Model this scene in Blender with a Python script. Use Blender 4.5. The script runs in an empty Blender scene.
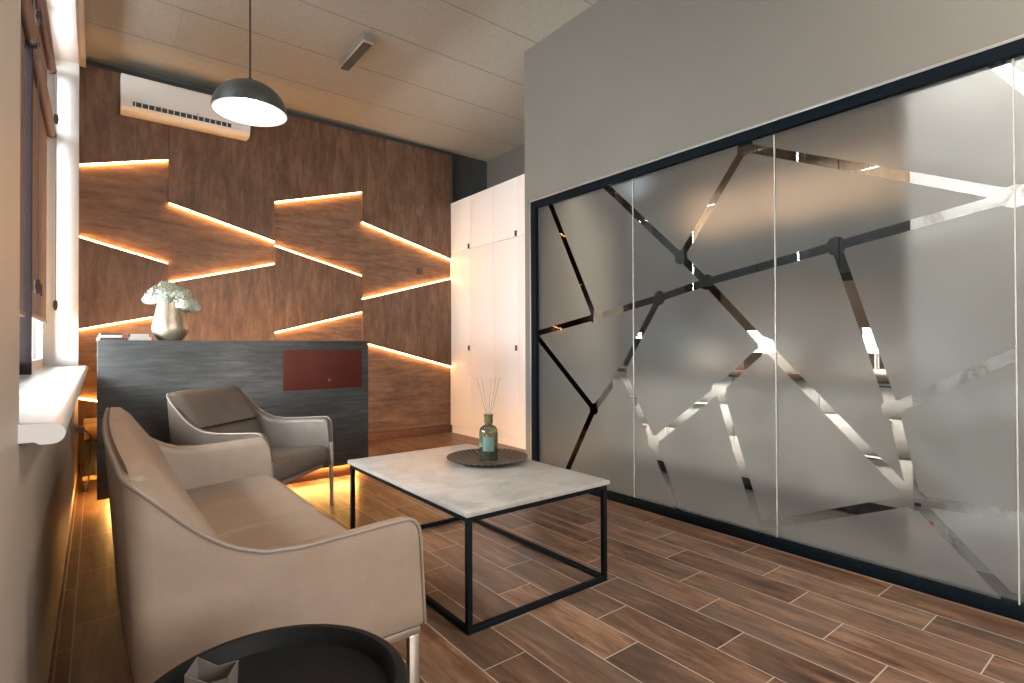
import bpy, bmesh, math, random
from mathutils import Vector, Matrix
random.seed(7)
C = bpy.context.scene.collection
S = bpy.context.scene
PI = math.pi

# ------------------------------------------------------------------ camera
YAW, PITCH, ROLL, F_PX, EYE = math.radians(37.836), math.radians(.499), math.radians(-.226), 535.96, 1.10
fw = Vector((math.sin(YAW)*math.cos(PITCH), math.cos(YAW)*math.cos(PITCH), math.sin(PITCH)))
rt = Vector((math.cos(YAW), -math.sin(YAW), 0)); up = rt.cross(fw)
rt, up = math.cos(ROLL)*rt+math.sin(ROLL)*up, -math.sin(ROLL)*rt+math.cos(ROLL)*up
cd = bpy.data.cameras.new('camera'); cam = bpy.data.objects.new('camera', cd); C.objects.link(cam)
cd.sensor_width = 36; cd.lens = F_PX/1024*36; cd.clip_start = .02
cam.matrix_world = Matrix(((rt.x, up.x, -fw.x, 0), (rt.y, up.y, -fw.y, 0), (rt.z, up.z, -fw.z, EYE), (0, 0, 0, 1)))
S.camera = cam

# ------------------------------------------------------------------ world, exposure, large lights
S.view_settings.view_transform = 'Standard'; S.view_settings.look = 'None'
S.view_settings.exposure = 0.35; S.view_settings.gamma = 1; S.view_settings.use_curve_mapping = False
S.cycles.max_bounces = 10; S.cycles.diffuse_bounces = 5; S.cycles.glossy_bounces = 4
S.cycles.transmission_bounces = 8; S.cycles.transparent_max_bounces = 16
S.cycles.sample_clamp_indirect = 4; S.cycles.use_denoising = True
S.cycles.caustics_reflective = False; S.cycles.caustics_refractive = False
W = bpy.data.worlds.new('world'); S.world = W; W.use_nodes = True
W.node_tree.nodes['Background'].inputs[0].default_value = (.75, .86, 1, 1)
W.node_tree.nodes['Background'].inputs[1].default_value = 1.2


def area(name, loc, direction, sx, sy, power, col):
    l = bpy.data.lights.new(name, 'AREA'); l.shape = 'RECTANGLE'; l.size = sx; l.size_y = sy
    l.energy = power; l.color = col
    o = bpy.data.objects.new(name, l); C.objects.link(o); o.location = loc
    o.rotation_euler = Vector(direction).to_track_quat('-Z', 'Z').to_euler()
    return o


# overcast daylight outside the side window, then two added lights behind the camera
area('daylight_side_window', (-.85, 3.6, 1.45), (1, 0, 0), 4.6, 3.8, 3300, (.96, .98, 1))
area('added_near_side_light', (-.75, -1.2, 1.9), (1, 0, -.12), 1.9, 2.0, 70, (1, .97, .93))  # stands outside an invented window, lights the room from behind left
area('added_end_light', (1.5, -2.85, 1.75), (0, 1, -.05), 2.0, 1.7, 130, (1, .93, .85))  # stands outside an invented window, brightens sofa side and floor
# added fill from above, behind the camera, brightens sofa seat and table
area('overhead_fill_light', (1.75, -.3, 3.58), (0, 0, -1), .6, .6, 62, (1, .88, .74))
# added, unseen lights that brighten the kitchen units and marble behind the glass
area('kitchen_fill_light', (3.42, 2.2, 2.66), (.25, 0, -1), .3, 2.2, 74, (1, .91, .80)).data.spread = math.radians(110)
area('marble_fill_light', (3.16, -.2, 2.66), (.12, 0, -1), .2, 2.2, 52, (1, .97, .94)).data.spread = math.radians(110)

# ------------------------------------------------------------------ node helpers
def new_mat(name):
    m = bpy.data.materials.new(name); m.use_nodes = True
    nt = m.node_tree; b = nt.nodes['Principled BSDF']
    return m, nt, b


def nd(nt, t, **kw):
    n = nt.nodes.new(t)
    for k, v in kw.items():
        if isinstance(k, str) and hasattr(n, k): setattr(n, k, v)
    return n


def math_n(nt, op, a, b=None, c=None):
    n = nt.nodes.new('ShaderNodeMath'); n.operation = op
    for i, v in enumerate((a, b, c)):
        if v is None: continue
        if isinstance(v, (int, float)): n.inputs[i].default_value = v
        else: nt.links.new(v, n.inputs[i])
    return n.outputs[0]


def ramp(nt, fac, stops):
    r = nt.nodes.new('ShaderNodeValToRGB'); nt.links.new(fac, r.inputs[0])
    el = r.color_ramp.elements
    while len(el) < len(stops): el.new(.5)
    for e, (p, c) in zip(el, stops): e.position = p; e.color = (*c, 1)
    return r.outputs[0]


def noise(nt, vec, scale, detail=4, rough=.6, dist=0):
    n = nt.nodes.new('ShaderNodeTexNoise'); n.inputs['Scale'].default_value = scale
    n.inputs['Detail'].default_value = detail; n.inputs['Roughness'].default_value = rough
    n.inputs['Distortion'].default_value = dist
    if vec is not None: nt.links.new(vec, n.inputs['Vector'])
    return n.outputs[0]


def mapped(nt, sc=(1, 1, 1), loc=(0, 0, 0), rot=(0, 0, 0)):
    t = nt.nodes.new('ShaderNodeTexCoord'); m = nt.nodes.new('ShaderNodeMapping')
    nt.links.new(t.outputs['Object'], m.inputs[0])
    m.inputs['Scale'].default_value = sc; m.inputs['Location'].default_value = loc; m.inputs['Rotation'].default_value = rot
    return m.outputs[0]


def bump(nt, b, h, strength, dist=.01):
    n = nt.nodes.new('ShaderNodeBump'); n.inputs['Strength'].default_value = strength; n.inputs['Distance'].default_value = dist
    nt.links.new(h, n.inputs['Height']); nt.links.new(n.outputs[0], b.inputs['Normal'])


def mixc(nt, fac, a, b, mode='MIX'):
    n = nt.nodes.new('ShaderNodeMix'); n.data_type = 'RGBA'; n.blend_type = mode
    for i, v in ((0, fac), (6, a), (7, b)):
        if isinstance(v, (int, float)): n.inputs[i].default_value = v
        elif isinstance(v, tuple): n.inputs[i].default_value = (*v, 1)
        else: nt.links.new(v, n.inputs[i])
    return n.outputs[2]


def plain(name, col, rough=.5, metal=0, var=.06, scale=8, bmp=0, bscale=200, spec=.5, coat=0):
    """a surface with slight procedural variation of tone"""
    m, nt, b = new_mat(name)
    v = mapped(nt)
    f = noise(nt, v, scale, 4)
    lo = tuple(max(0, c*(1-var)) for c in col); hi = tuple(min(1, c*(1+var)) for c in col)
    nt.links.new(ramp(nt, f, [(.3, lo), (.7, hi)]), b.inputs['Base Color'])
    b.inputs['Roughness'].default_value = rough; b.inputs['Metallic'].default_value = metal
    b.inputs['Specular IOR Level'].default_value = spec; b.inputs['Coat Weight'].default_value = coat
    if bmp: bump(nt, b, noise(nt, v, bscale, 3), bmp, .003)
    return m


def wood(name, dark, mid, light, sc, rough=.5, var_scale=1.0, patch=.5):
    """mottled grain, stretched by sc (small number along the grain)"""
    m, nt, b = new_mat(name)
    v = mapped(nt, sc)
    g = noise(nt, v, 5*var_scale, 7, .62, .6)
    g2 = noise(nt, mapped(nt, tuple(s*5 for s in sc), (3, 1, 2)), 9*var_scale, 4, .6)
    p = noise(nt, mapped(nt, (1.1, 1.1, .8), (5, 2, 1)), 4.0, 5, .65)
    t = math_n(nt, 'ADD', math_n(nt, 'MULTIPLY', g, .60), math_n(nt, 'MULTIPLY', g2, .10))
    fl = noise(nt, mapped(nt, tuple(min(s, 1.6)*3 for s in sc), (1, 7, 3)), 7, 6, .75)
    t = math_n(nt, 'ADD', t, math_n(nt, 'MULTIPLY', p, patch*.5))
    t = math_n(nt, 'ADD', t, math_n(nt, 'MULTIPLY', math_n(nt, 'SUBTRACT', fl, .5), .42))
    t = math_n(nt, 'ADD', t, .03)
    nt.links.new(ramp(nt, t, [(.30, dark), (.5, mid), (.74, light)]), b.inputs['Base Color'])
    b.inputs['Roughness'].default_value = rough
    bump(nt, b, g2, .06, .002)
    return m


M = {}
M['wall'] = plain('grey_paint', (.140, .132, .115), .55, var=.03, scale=2, bmp=.05, bscale=120)
M['wall_gloss'] = plain('beige_glazed_paint', (.44, .375, .315), .5, var=.05, scale=2, bmp=.02, bscale=30)
M['white'] = plain('white_paint', (.76, .76, .76), .5, var=.02)
M['white_lacquer'] = plain('white_lacquer', (.86, .82, .79), .42, var=.015, scale=3)
M['white_plastic'] = plain('white_plastic', (.84, .84, .83), .35, var=.01)
M['pvc'] = plain('white_sill', (.66, .66, .67), .25, var=.02)
M['black_metal'] = plain('black_metal', (.004, .006, .008), .6, var=.2, scale=30, spec=.12)
M['black_frame'] = plain('black_frame', (.002, .005, .008), .65, var=.2, scale=30, spec=.08)
M['black_plastic'] = plain('black_plastic', (.012, .012, .012), .45, var=.2)
M['dark_gap'] = plain('dark_grey_plaster', (.06, .065, .065), .8, var=.1)  # even dark grey for back wall, edge trim and ceiling light lens
M['chrome'] = plain('brushed_chrome', (.80, .77, .72), .3, 1, var=.04)
M['grey_metal'] = plain('grey_metal', (.38, .37, .36), .38, .7, var=.05)
M['lamp_black'] = plain('lamp_enamel', (.035, .037, .036), .42, var=.1)
def make_blind():
    m, nt, b = new_mat('brown_blind_fabric')
    nt.links.new(ramp(nt, noise(nt, mapped(nt), 60, 4), [(.3, (.26, .205, .185)), (.7, (.30, .24, .215))]), b.inputs['Base Color'])
    b.inputs['Roughness'].default_value = .9; b.inputs['Specular IOR Level'].default_value = .1
    t = nt.nodes.new('ShaderNodeBsdfTranslucent'); t.inputs[0].default_value = (.40, .33, .30, 1)
    mx = nt.nodes.new('ShaderNodeMixShader'); mx.inputs[0].default_value = .05
    o = nt.nodes['Material Output']; nt.links.new(b.outputs[0], mx.inputs[1]); nt.links.new(t.outputs[0], mx.inputs[2]); nt.links.new(mx.outputs[0], o.inputs[0])
    return m


M['blind'] = make_blind()
M['blind_metal'] = plain('brown_blind_tube', (.21, .15, .14), .5, .0, var=.05)
M['dark_brown'] = plain('dark_brown_plastic', (.055, .035, .035), .5)
M['post'] = plain('dark_window_post', (.016, .010, .011), .6, spec=.2)
M['gold'] = plain('gold_foil', (.75, .50, .16), .3, 1)
M['red_panel'] = plain('oxblood_panel', (.070, .013, .007), .6, var=.12, scale=5, spec=.2)
M['red_ink'] = plain('red_ink', (.45, .03, .03), .6)
M['reed'] = plain('reed_stick', (.26, .18, .12), .7)
M['olive'] = plain('bronze_olive_cap', (.10, .082, .035), .35, .5, var=.1)
M['liquid'] = plain('dark_green_liquid', (.02, .035, .018), .1)
M['label_green'] = plain('pale_green_label', (.075, .13, .115), .6, var=.05)
M['plinth_wood'] = plain('skirting_wood', (.12, .055, .035), .5, var=.2, scale=12)
M['pale_wood'] = wood('pale_wood', (.35, .22, .12), (.45, .30, .17), (.55, .38, .22), (1, 1, 6), .5)
M['book_cream'] = plain('cream_paper', (.42, .37, .31), .7, var=.05)
M['book_brown'] = plain('book_cover_brown', (.075, .045, .032), .5, var=.1)
M['book_white'] = plain('book_cover_white', (.48, .45, .42), .5, var=.05)
M['pouch'] = plain('grey_pouch_card', (.13, .115, .105), .4, var=.15, scale=20)
M['petal'] = plain('pale_green_petal', (.60, .65, .54), .7, var=.25, scale=60)
M['leaf'] = plain('muted_leaf', (.08, .13, .05), .6, var=.3, scale=60)
M['tray_black'] = plain('matt_black_tray', (.008, .009, .010), .55, var=.15, scale=20, spec=.12)
M['black_gloss'] = plain('black_glass_front', (.004, .006, .008), .5, var=.1, spec=.12)
M['kitchen_floor'] = plain('dark_kitchen_tile', (.028, .025, .023), .4, var=.15, scale=4)
M['kitchen_wood'] = wood('kitchen_wood', (.20, .13, .08), (.29, .195, .13), (.38, .26, .18), (8, 8, .7), .5)
M['wood_v'] = wood('wall_wood_upright_grain', (.046, .023, .013), (.130, .070, .041), (.24, .148, .098), (2.6, 2.6, .45), .5)
M['wood_h'] = wood('wall_wood_level_grain', (.050, .027, .016), (.145, .083, .052), (.26, .168, .115), (.45, 2.6, 3.2), .5)


def make_leather(name, lo, hi):
    m, nt, b = new_mat(name)
    v = mapped(nt)
    f = noise(nt, v, 7, 5, .6)
    nt.links.new(ramp(nt, f, [(.3, (lo)), (.7, (hi))]), b.inputs['Base Color'])
    b.inputs['Roughness'].default_value = .46
    vo = nt.nodes.new('ShaderNodeTexVoronoi'); vo.inputs['Scale'].default_value = 420; nt.links.new(v, vo.inputs['Vector'])
    h = math_n(nt, 'ADD', math_n(nt, 'MULTIPLY', vo.outputs[0], .25), math_n(nt, 'MULTIPLY', noise(nt, v, 14, 3), 1.0))
    bump(nt, b, h, .22, .006)
    return m


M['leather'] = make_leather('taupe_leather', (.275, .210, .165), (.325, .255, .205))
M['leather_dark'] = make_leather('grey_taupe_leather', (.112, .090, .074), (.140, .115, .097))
M['leather_piping'] = plain('taupe_leather_piping', (.25, .205, .170), .45)


def make_floor():
    m, nt, b = new_mat('wood_look_floor_tile')
    t = nt.nodes.new('ShaderNodeTexCoord'); sp = nt.nodes.new('ShaderNodeSeparateXYZ'); nt.links.new(t.outputs['Object'], sp.inputs[0])
    x, y = sp.outputs[0], sp.outputs[1]
    wd, ln = .1845, .625
    u = math_n(nt, 'DIVIDE', math_n(nt, 'SUBTRACT', x, 1.041), wd)
    row = math_n(nt, 'FLOOR', u); fu = math_n(nt, 'FRACT', u)
    v = math_n(nt, 'DIVIDE', math_n(nt, 'SUBTRACT', math_n(nt, 'SUBTRACT', y, .255), math_n(nt, 'MULTIPLY', row, ln/3)), ln)
    cell = math_n(nt, 'FLOOR', v); fv = math_n(nt, 'FRACT', v)
    du = math_n(nt, 'MULTIPLY', math_n(nt, 'MINIMUM', fu, math_n(nt, 'SUBTRACT', 1, fu)), wd)
    dv = math_n(nt, 'MULTIPLY', math_n(nt, 'MINIMUM', fv, math_n(nt, 'SUBTRACT', 1, fv)), ln)
    gm = math_n(nt, 'LESS_THAN', math_n(nt, 'MINIMUM', du, dv), .0021)
    cb = nt.nodes.new('ShaderNodeCombineXYZ'); nt.links.new(row, cb.inputs[0]); nt.links.new(cell, cb.inputs[1])
    wn = nt.nodes.new('ShaderNodeTexWhiteNoise'); nt.links.new(cb.outputs[0], wn.inputs['Vector'])
    # grain: stretched along y, shifted for each plank
    cg = nt.nodes.new('ShaderNodeCombineXYZ')
    nt.links.new(math_n(nt, 'MULTIPLY', x, 9), cg.inputs[0])
    nt.links.new(math_n(nt, 'ADD', math_n(nt, 'MULTIPLY', y, 1.3), math_n(nt, 'MULTIPLY', wn.outputs[0], 40)), cg.inputs[1])
    nt.links.new(math_n(nt, 'MULTIPLY', wn.outputs[0], 17), cg.inputs[2])
    g = noise(nt, cg.outputs[0], 1.7, 7, .62, .8)
    gf = noise(nt, cg.outputs[0], 9, 4, .6)
    tone = math_n(nt, 'ADD', math_n(nt, 'ADD', math_n(nt, 'MULTIPLY', g, .75), math_n(nt, 'MULTIPLY', gf, .22)), math_n(nt, 'MULTIPLY', math_n(nt, 'SUBTRACT', wn.outputs[0], .5), .16))
    col = ramp(nt, tone, [(.30, (.042, .021, .013)), (.45, (.118, .060, .035)), (.56, (.205, .110, .066)), (.68, (.32, .195, .122))])
    pt = noise(nt, cg.outputs[0], .55, 3, .5)
    pf = nt.nodes.new('ShaderNodeMapRange'); pf.inputs[1].default_value = .42; pf.inputs[2].default_value = .66; pf.inputs[4].default_value = .62
    nt.links.new(pt, pf.inputs[0])
    grey = mixc(nt, pf.outputs[0], col, (.115, .088, .068))
    fin = mixc(nt, gm, grey, (.42, .35, .30))
    nt.links.new(fin, b.inputs['Base Color'])
    b.inputs['Roughness'].default_value = .36; b.inputs['Specular IOR Level'].default_value = .4
    hgt = math_n(nt, 'SUBTRACT', math_n(nt, 'MULTIPLY', gf, .25), gm)
    bump(nt, b, hgt, .25, .002)
    return m


M['floor'] = make_floor()


def make_ceiling():
    m, nt, b = new_mat('ceiling_board')
    t = nt.nodes.new('ShaderNodeTexCoord'); sp = nt.nodes.new('ShaderNodeSeparateXYZ'); nt.links.new(t.outputs['Object'], sp.inputs[0])
    x, y = sp.outputs[0], sp.outputs[1]
    v = math_n(nt, 'DIVIDE', math_n(nt, 'SUBTRACT', y, 3.378), .632)
    row = math_n(nt, 'FLOOR', v); fv = math_n(nt, 'FRACT', v)
    dv = math_n(nt, 'MULTIPLY', math_n(nt, 'MINIMUM', fv, math_n(nt, 'SUBTRACT', 1, fv)), .632)
    u = math_n(nt, 'ADD', math_n(nt, 'DIVIDE', math_n(nt, 'SUBTRACT', x, 2.95), 2.44), math_n(nt, 'MULTIPLY', row, .5))
    fu = math_n(nt, 'FRACT', u); du = math_n(nt, 'MULTIPLY', math_n(nt, 'MINIMUM', fu, math_n(nt, 'SUBTRACT', 1, fu)), 2.44)
    brk = noise(nt, mapped(nt), 3, 3)
    du = math_n(nt, 'ADD', du, .003)
    gm = math_n(nt, 'MULTIPLY', math_n(nt, 'ADD', math_n(nt, 'LESS_THAN', dv, .006), math_n(nt, 'MULTIPLY', math_n(nt, 'LESS_THAN', du, .006), .3)), math_n(nt, 'MULTIPLY', brk, 1.3))
    sp1 = noise(nt, mapped(nt), 60, 5, .7)
    col = ramp(nt, sp1, [(.3, (.32, .31, .268)), (.62, (.39, .378, .328))])
    nt.links.new(mixc(nt, gm, col, (.14, .12, .10)), b.inputs['Base Color'])
    b.inputs['Roughness'].default_value = .85
    h = math_n(nt, 'SUBTRACT', noise(nt, mapped(nt), 90, 5, .75), math_n(nt, 'MULTIPLY', gm, 2))
    bump(nt, b, h, .55, .006)
    return m


M['ceiling'] = make_ceiling()


def make_slate():
    m, nt, b = new_mat('slate_laminate')
    g = noise(nt, mapped(nt, (.9, 5, 9)), 4.5, 9, .72, .3)
    p = noise(nt, mapped(nt, (.7, 1, 1.6), (4, 2, 7)), 2.6, 4, .5)
    t = math_n(nt, 'ADD', math_n(nt, 'MULTIPLY', g, .6), math_n(nt, 'MULTIPLY', p, .4))
    nt.links.new(ramp(nt, t, [(.36, (.012, .014, .014)), (.5, (.034, .036, .036)), (.66, (.085, .084, .080))]), b.inputs['Base Color'])
    b.inputs['Roughness'].default_value = .48
    bump(nt, b, g, .08, .003)
    return m


M['slate'] = make_slate()


def make_concrete():
    m, nt, b = new_mat('pale_stone_top')
    g = noise(nt, mapped(nt, (1, 1, 1)), 5, 7, .62, .5); f = noise(nt, mapped(nt), 45, 4, .6)
    t = math_n(nt, 'ADD', math_n(nt, 'MULTIPLY', g, .8), math_n(nt, 'MULTIPLY', f, .2))
    nt.links.new(ramp(nt, t, [(.34, (.25, .235, .215)), (.5, (.35, .33, .305)), (.68, (.44, .42, .39))]), b.inputs['Base Color'])
    b.inputs['Roughness'].default_value = .36
    bump(nt, b, t, .06, .003)
    return m


M['stone'] = make_concrete()


def make_marble():
    m, nt, b = new_mat('white_marble')
    n1 = noise(nt, mapped(nt, (1, 1, 1), (2.3, 0, 0)), 1.6, 8, .62, 1.2)
    vein = math_n(nt, 'ABSOLUTE', math_n(nt, 'SUBTRACT', n1, .5))
    nt.links.new(ramp(nt, vein, [(0, (.38, .36, .34)), (.025, (.60, .58, .56)), (.1, (.72, .71, .70))]), b.inputs['Base Color'])
    b.inputs['Roughness'].default_value = .3
    return m


M['marble'] = make_marble()


def make_vase_metal():
    m, nt, b = new_mat('hammered_champagne_metal')
    v = mapped(nt)
    vo = nt.nodes.new('ShaderNodeTexVoronoi'); vo.inputs['Scale'].default_value = 75; nt.links.new(v, vo.inputs['Vector'])
    nt.links.new(ramp(nt, noise(nt, v, 9, 3), [(.3, (.40, .33, .25)), (.7, (.60, .52, .42))]), b.inputs['Base Color'])
    b.inputs['Metallic'].default_value = .85; b.inputs['Roughness'].default_value = .42
    bump(nt, b, vo.outputs[0], .35, .004)
    return m


M['vase'] = make_vase_metal()


def make_plate():
    m, nt, b = new_mat('fluted_bronze')
    t = nt.nodes.new('ShaderNodeTexCoord'); sp = nt.nodes.new('ShaderNodeSeparateXYZ'); nt.links.new(t.outputs['Object'], sp.inputs[0])
    ang = math_n(nt, 'ARCTAN2', sp.outputs[1], sp.outputs[0])
    st = math_n(nt, 'SINE', math_n(nt, 'MULTIPLY', ang, 40))
    r = math_n(nt, 'SQRT', math_n(nt, 'ADD', math_n(nt, 'POWER', sp.outputs[0], 2), math_n(nt, 'POWER', sp.outputs[1], 2)))
    inr = math_n(nt, 'GREATER_THAN', r, .125)
    fac = math_n(nt, 'MULTIPLY', math_n(nt, 'ADD', math_n(nt, 'MULTIPLY', st, .5), .5), inr)
    cen = ramp(nt, noise(nt, mapped(nt), 30, 4), [(.3, (.035, .026, .02)), (.7, (.085, .062, .048))])
    nt.links.new(mixc(nt, inr, cen, mixc(nt, fac, (.003, .003, .003), (.11, .078, .056))), b.inputs['Base Color'])
    b.inputs['Roughness'].default_value = .55; b.inputs['Specular IOR Level'].default_value = .2
    bump(nt, b, fac, .5, .006)
    return m


M['plate'] = make_plate()


def make_emit(name, col, s):
    m = bpy.data.materials.new(name); m.use_nodes = True; nt = m.node_tree; nt.nodes.clear()
    e = nt.nodes.new('ShaderNodeEmission'); e.inputs[0].default_value = (*col, 1); e.inputs[1].default_value = s
    o = nt.nodes.new('ShaderNodeOutputMaterial'); nt.links.new(e.outputs[0], o.inputs[0]); return m


M['led'] = make_emit('warm_led_strip', (1, .45, .13), 34)
M['led_floor'] = make_emit('warm_led_strip_under_desk', (1, .50, .13), 85)
M['led_end'] = make_emit('warm_led_strip_at_desk_end', (1, .46, .10), 280)
M['led_rear'] = make_emit('warm_led_strip_behind_desk', (1, .48, .11), 140)
M['bulb'] = make_emit('lamp_bulb', (1, .93, .84), 20)


def make_glass(name, tint, rough=0, fres=1.45, trans=.96):
    """thin clear pane: passes light straight on, reflects by angle"""
    m = bpy.data.materials.new(name); m.use_nodes = True; nt = m.node_tree; nt.nodes.clear()
    tr = nt.nodes.new('ShaderNodeBsdfTransparent'); tr.inputs[0].default_value = tuple(c*trans for c in tint)+(1,)
    g = nt.nodes.new('ShaderNodeBsdfGlossy'); g.inputs['Roughness'].default_value = rough
    f = nt.nodes.new('ShaderNodeFresnel'); f.inputs[0].default_value = fres
    mx = nt.nodes.new('ShaderNodeMixShader'); o = nt.nodes.new('ShaderNodeOutputMaterial')
    nt.links.new(f.outputs[0], mx.inputs[0]); nt.links.new(tr.outputs[0], mx.inputs[1]); nt.links.new(g.outputs[0], mx.inputs[2])
    nt.links.new(mx.outputs[0], o.inputs[0]); return m


M['glass'] = make_glass('clear_pane', (.98, 1, .99))
M['seam'] = plain('pane_edge', (.44, .43, .39), .3)


def make_frost():
    m = bpy.data.materials.new('frosted_film'); m.use_nodes = True; nt = m.node_tree; nt.nodes.clear()
    r = nt.nodes.new('ShaderNodeBsdfRefraction'); r.inputs['Roughness'].default_value = .76; r.inputs['IOR'].default_value = 1.13
    r.inputs['Color'].default_value = (1, 1, .99, 1)
    t = nt.nodes.new('ShaderNodeBsdfTranslucent'); t.inputs[0].default_value = (.80, .79, .77, 1)
    d = nt.nodes.new('ShaderNodeBsdfDiffuse'); d.inputs[0].default_value = (.55, .53, .50, 1)
    a = nt.nodes.new('ShaderNodeMixShader'); a.inputs[0].default_value = .08
    b = nt.nodes.new('ShaderNodeMixShader'); b.inputs[0].default_value = .09
    o = nt.nodes.new('ShaderNodeOutputMaterial')
    nt.links.new(r.outputs[0], a.inputs[1]); nt.links.new(t.outputs[0], a.inputs[2])
    nt.links.new(a.outputs[0], b.inputs[1]); nt.links.new(d.outputs[0], b.inputs[2])
    nt.links.new(b.outputs[0], o.inputs[0]); return m


M['frost'] = make_frost()


def make_bottle_glass():
    m, nt, b = new_mat('green_bottle_glass')
    nt.links.new(ramp(nt, noise(nt, mapped(nt), 12, 2), [(.3, (.34, .40, .24)), (.7, (.44, .48, .32))]), b.inputs['Base Color'])
    b.inputs['Roughness'].default_value = .05; b.inputs['Transmission Weight'].default_value = .92; b.inputs['IOR'].default_value = 1.4
    return m


M['bottle'] = make_bottle_glass()

# ------------------------------------------------------------------ mesh helpers
def newbm(): return bmesh.new()


def box(bm, x0, x1, y0, y1, z0, z1, bev=0, seg=2):
    vs = [bm.verts.new((x, y, z)) for x in (x0, x1) for y in (y0, y1) for z in (z0, z1)]
    q = ((0, 1, 3, 2), (4, 6, 7, 5), (0, 4, 5, 1), (2, 3, 7, 6), (0, 2, 6, 4), (1, 5, 7, 3))
    fs = [bm.faces.new([vs[i] for i in f]) for f in q]
    if bev:
        es = list({e for f in fs for e in f.edges})
        bmesh.ops.bevel(bm, geom=es, offset=bev, segments=seg, profile=.5, affect='EDGES', clamp_overlap=True)
    return bm


def prism(bm, pts, vec, bev=0, seg=2):
    """closed polygon (3-D points) pushed along vec"""
    vec = Vector(vec)
    a = [bm.verts.new(p) for p in pts]; b = [bm.verts.new(Vector(p)+vec) for p in pts]
    n = len(pts); fs = [bm.faces.new(a), bm.faces.new(list(reversed(b)))]
    for i in range(n): fs.append(bm.faces.new((a[(i+1) % n], a[i], b[i], b[(i+1) % n])))
    if bev:
        es = list({e for f in fs for e in f.edges})
        bmesh.ops.bevel(bm, geom=es, offset=bev, segments=seg, profile=.5, affect='EDGES', clamp_overlap=True)
    return bm


def lathe(bm, prof, n=40, c=(0, 0, 0), flute=None):
    rings = []
    for r, z in prof:
        if r < 1e-5: rings.append([bm.verts.new((c[0], c[1], c[2]+z))])
        else:
            rings.append([bm.verts.new((c[0]+r*math.cos(2*PI*i/n), c[1]+r*math.sin(2*PI*i/n), c[2]+z)) for i in range(n)])
    for a, b in zip(rings, rings[1:]):
        for i in range(n):
            j = (i+1) % n
            if len(a) == 1 and len(b) == 1: continue
            if len(a) == 1: bm.faces.new((a[0], b[j], b[i]))
            elif len(b) == 1: bm.faces.new((a[i], a[j], b[0]))
            else: bm.faces.new((a[i], a[j], b[j], b[i]))
    return bm


def tube(bm, pts, r, n=10, closed=False):
    pts = [Vector(p) for p in pts]; rings = []
    N = len(pts); rr = r if isinstance(r, (list, tuple)) else [r]*N
    up0 = None
    for i, p in enumerate(pts):
        a = pts[(i-1) % N] if (i or closed) else p; b = pts[(i+1) % N] if (i < N-1 or closed) else p
        d = (b-a).normalized()
        if up0 is None: up0 = d.orthogonal().normalized()
        s = (up0-d*up0.dot(d)).normalized(); t = d.cross(s); up0 = s
        rings.append([bm.verts.new(p+rr[i]*(math.cos(2*PI*k/n)*s+math.sin(2*PI*k/n)*t)) for k in range(n)])
    m = N if closed else N-1
    for i in range(m):
        a, b = rings[i], rings[(i+1) % N]
        for k in range(n): bm.faces.new((a[k], a[(k+1) % n], b[(k+1) % n], b[k]))
    if not closed:
        bm.faces.new(list(reversed(rings[0]))); bm.faces.new(rings[-1])
    return bm


def obj(name, bm, mat, parent=None, smooth=True, angle=35, sub=0, recalc=True):
    if recalc: bmesh.ops.recalc_face_normals(bm, faces=bm.faces[:])
    me = bpy.data.meshes.new(name); bm.to_mesh(me); bm.free()
    me.materials.append(mat)
    o = bpy.data.objects.new(name, me); C.objects.link(o)
    if parent is not None: o.parent = parent
    if smooth:
        me.polygons.foreach_set('use_smooth', [True]*len(me.polygons)); me.set_sharp_from_angle(angle=math.radians(angle))
    if sub:
        s = o.modifiers.new('subdivision', 'SUBSURF'); s.levels = sub; s.render_levels = sub
    return o


def tag(o, label, cat, group=None):
    o['label'] = label; o['category'] = cat
    if group: o['group'] = group
    return o


def thing(name, label, cat, loc=(0, 0, 0), rz=0, group=None):
    o = bpy.data.objects.new(name, None); C.objects.link(o); o.location = loc; o.rotation_euler = (0, 0, rz)
    o.empty_display_size = .1
    return tag(o, label, cat, group)


def struct(name, bm, mat, parent=None, **k):
    o = obj(name, bm, mat, parent, **k)
    if parent is None: o['kind'] = 'structure'
    return o


def struct_empty(name, loc=(0, 0, 0)):
    o = bpy.data.objects.new(name, None); C.objects.link(o); o.location = loc; o['kind'] = 'structure'; return o


def copy_thing(o, loc, rz=None, label=None):
    c = o.copy(); C.objects.link(c); c.location = loc
    if rz is not None: c.rotation_euler = (0, 0, rz)
    if label: c['label'] = label
    for ch in list(o.children):
        k = ch.copy(); C.objects.link(k); k.parent = c
        for g in list(ch.children):
            h = g.copy(); C.objects.link(h); h.parent = k
    return c


def interp(tab, x):
    if x <= tab[0][0]: return tab[0][1]
    for (a, b), (c, d) in zip(tab, tab[1:]):
        if x <= c: return b+(d-b)*(x-a)/(c-a)
    return tab[-1][1]

# ------------------------------------------------------------------ room shell
XL, XR, YB, ZC = -.118, 2.90, 5.94, 3.625     # left wall face, right wall face, back wall face, ceiling
YR = -2.5                                     # wall behind the camera
struct('floor', box(newbm(), -.5, 6.5, YR-.2, 6.2, -.08, 0), M['floor'], smooth=False)
struct('ceiling', box(newbm(), -.5, 4.4, YR-.2, 6.2, ZC, ZC+.1), M['ceiling'], smooth=False)

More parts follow.
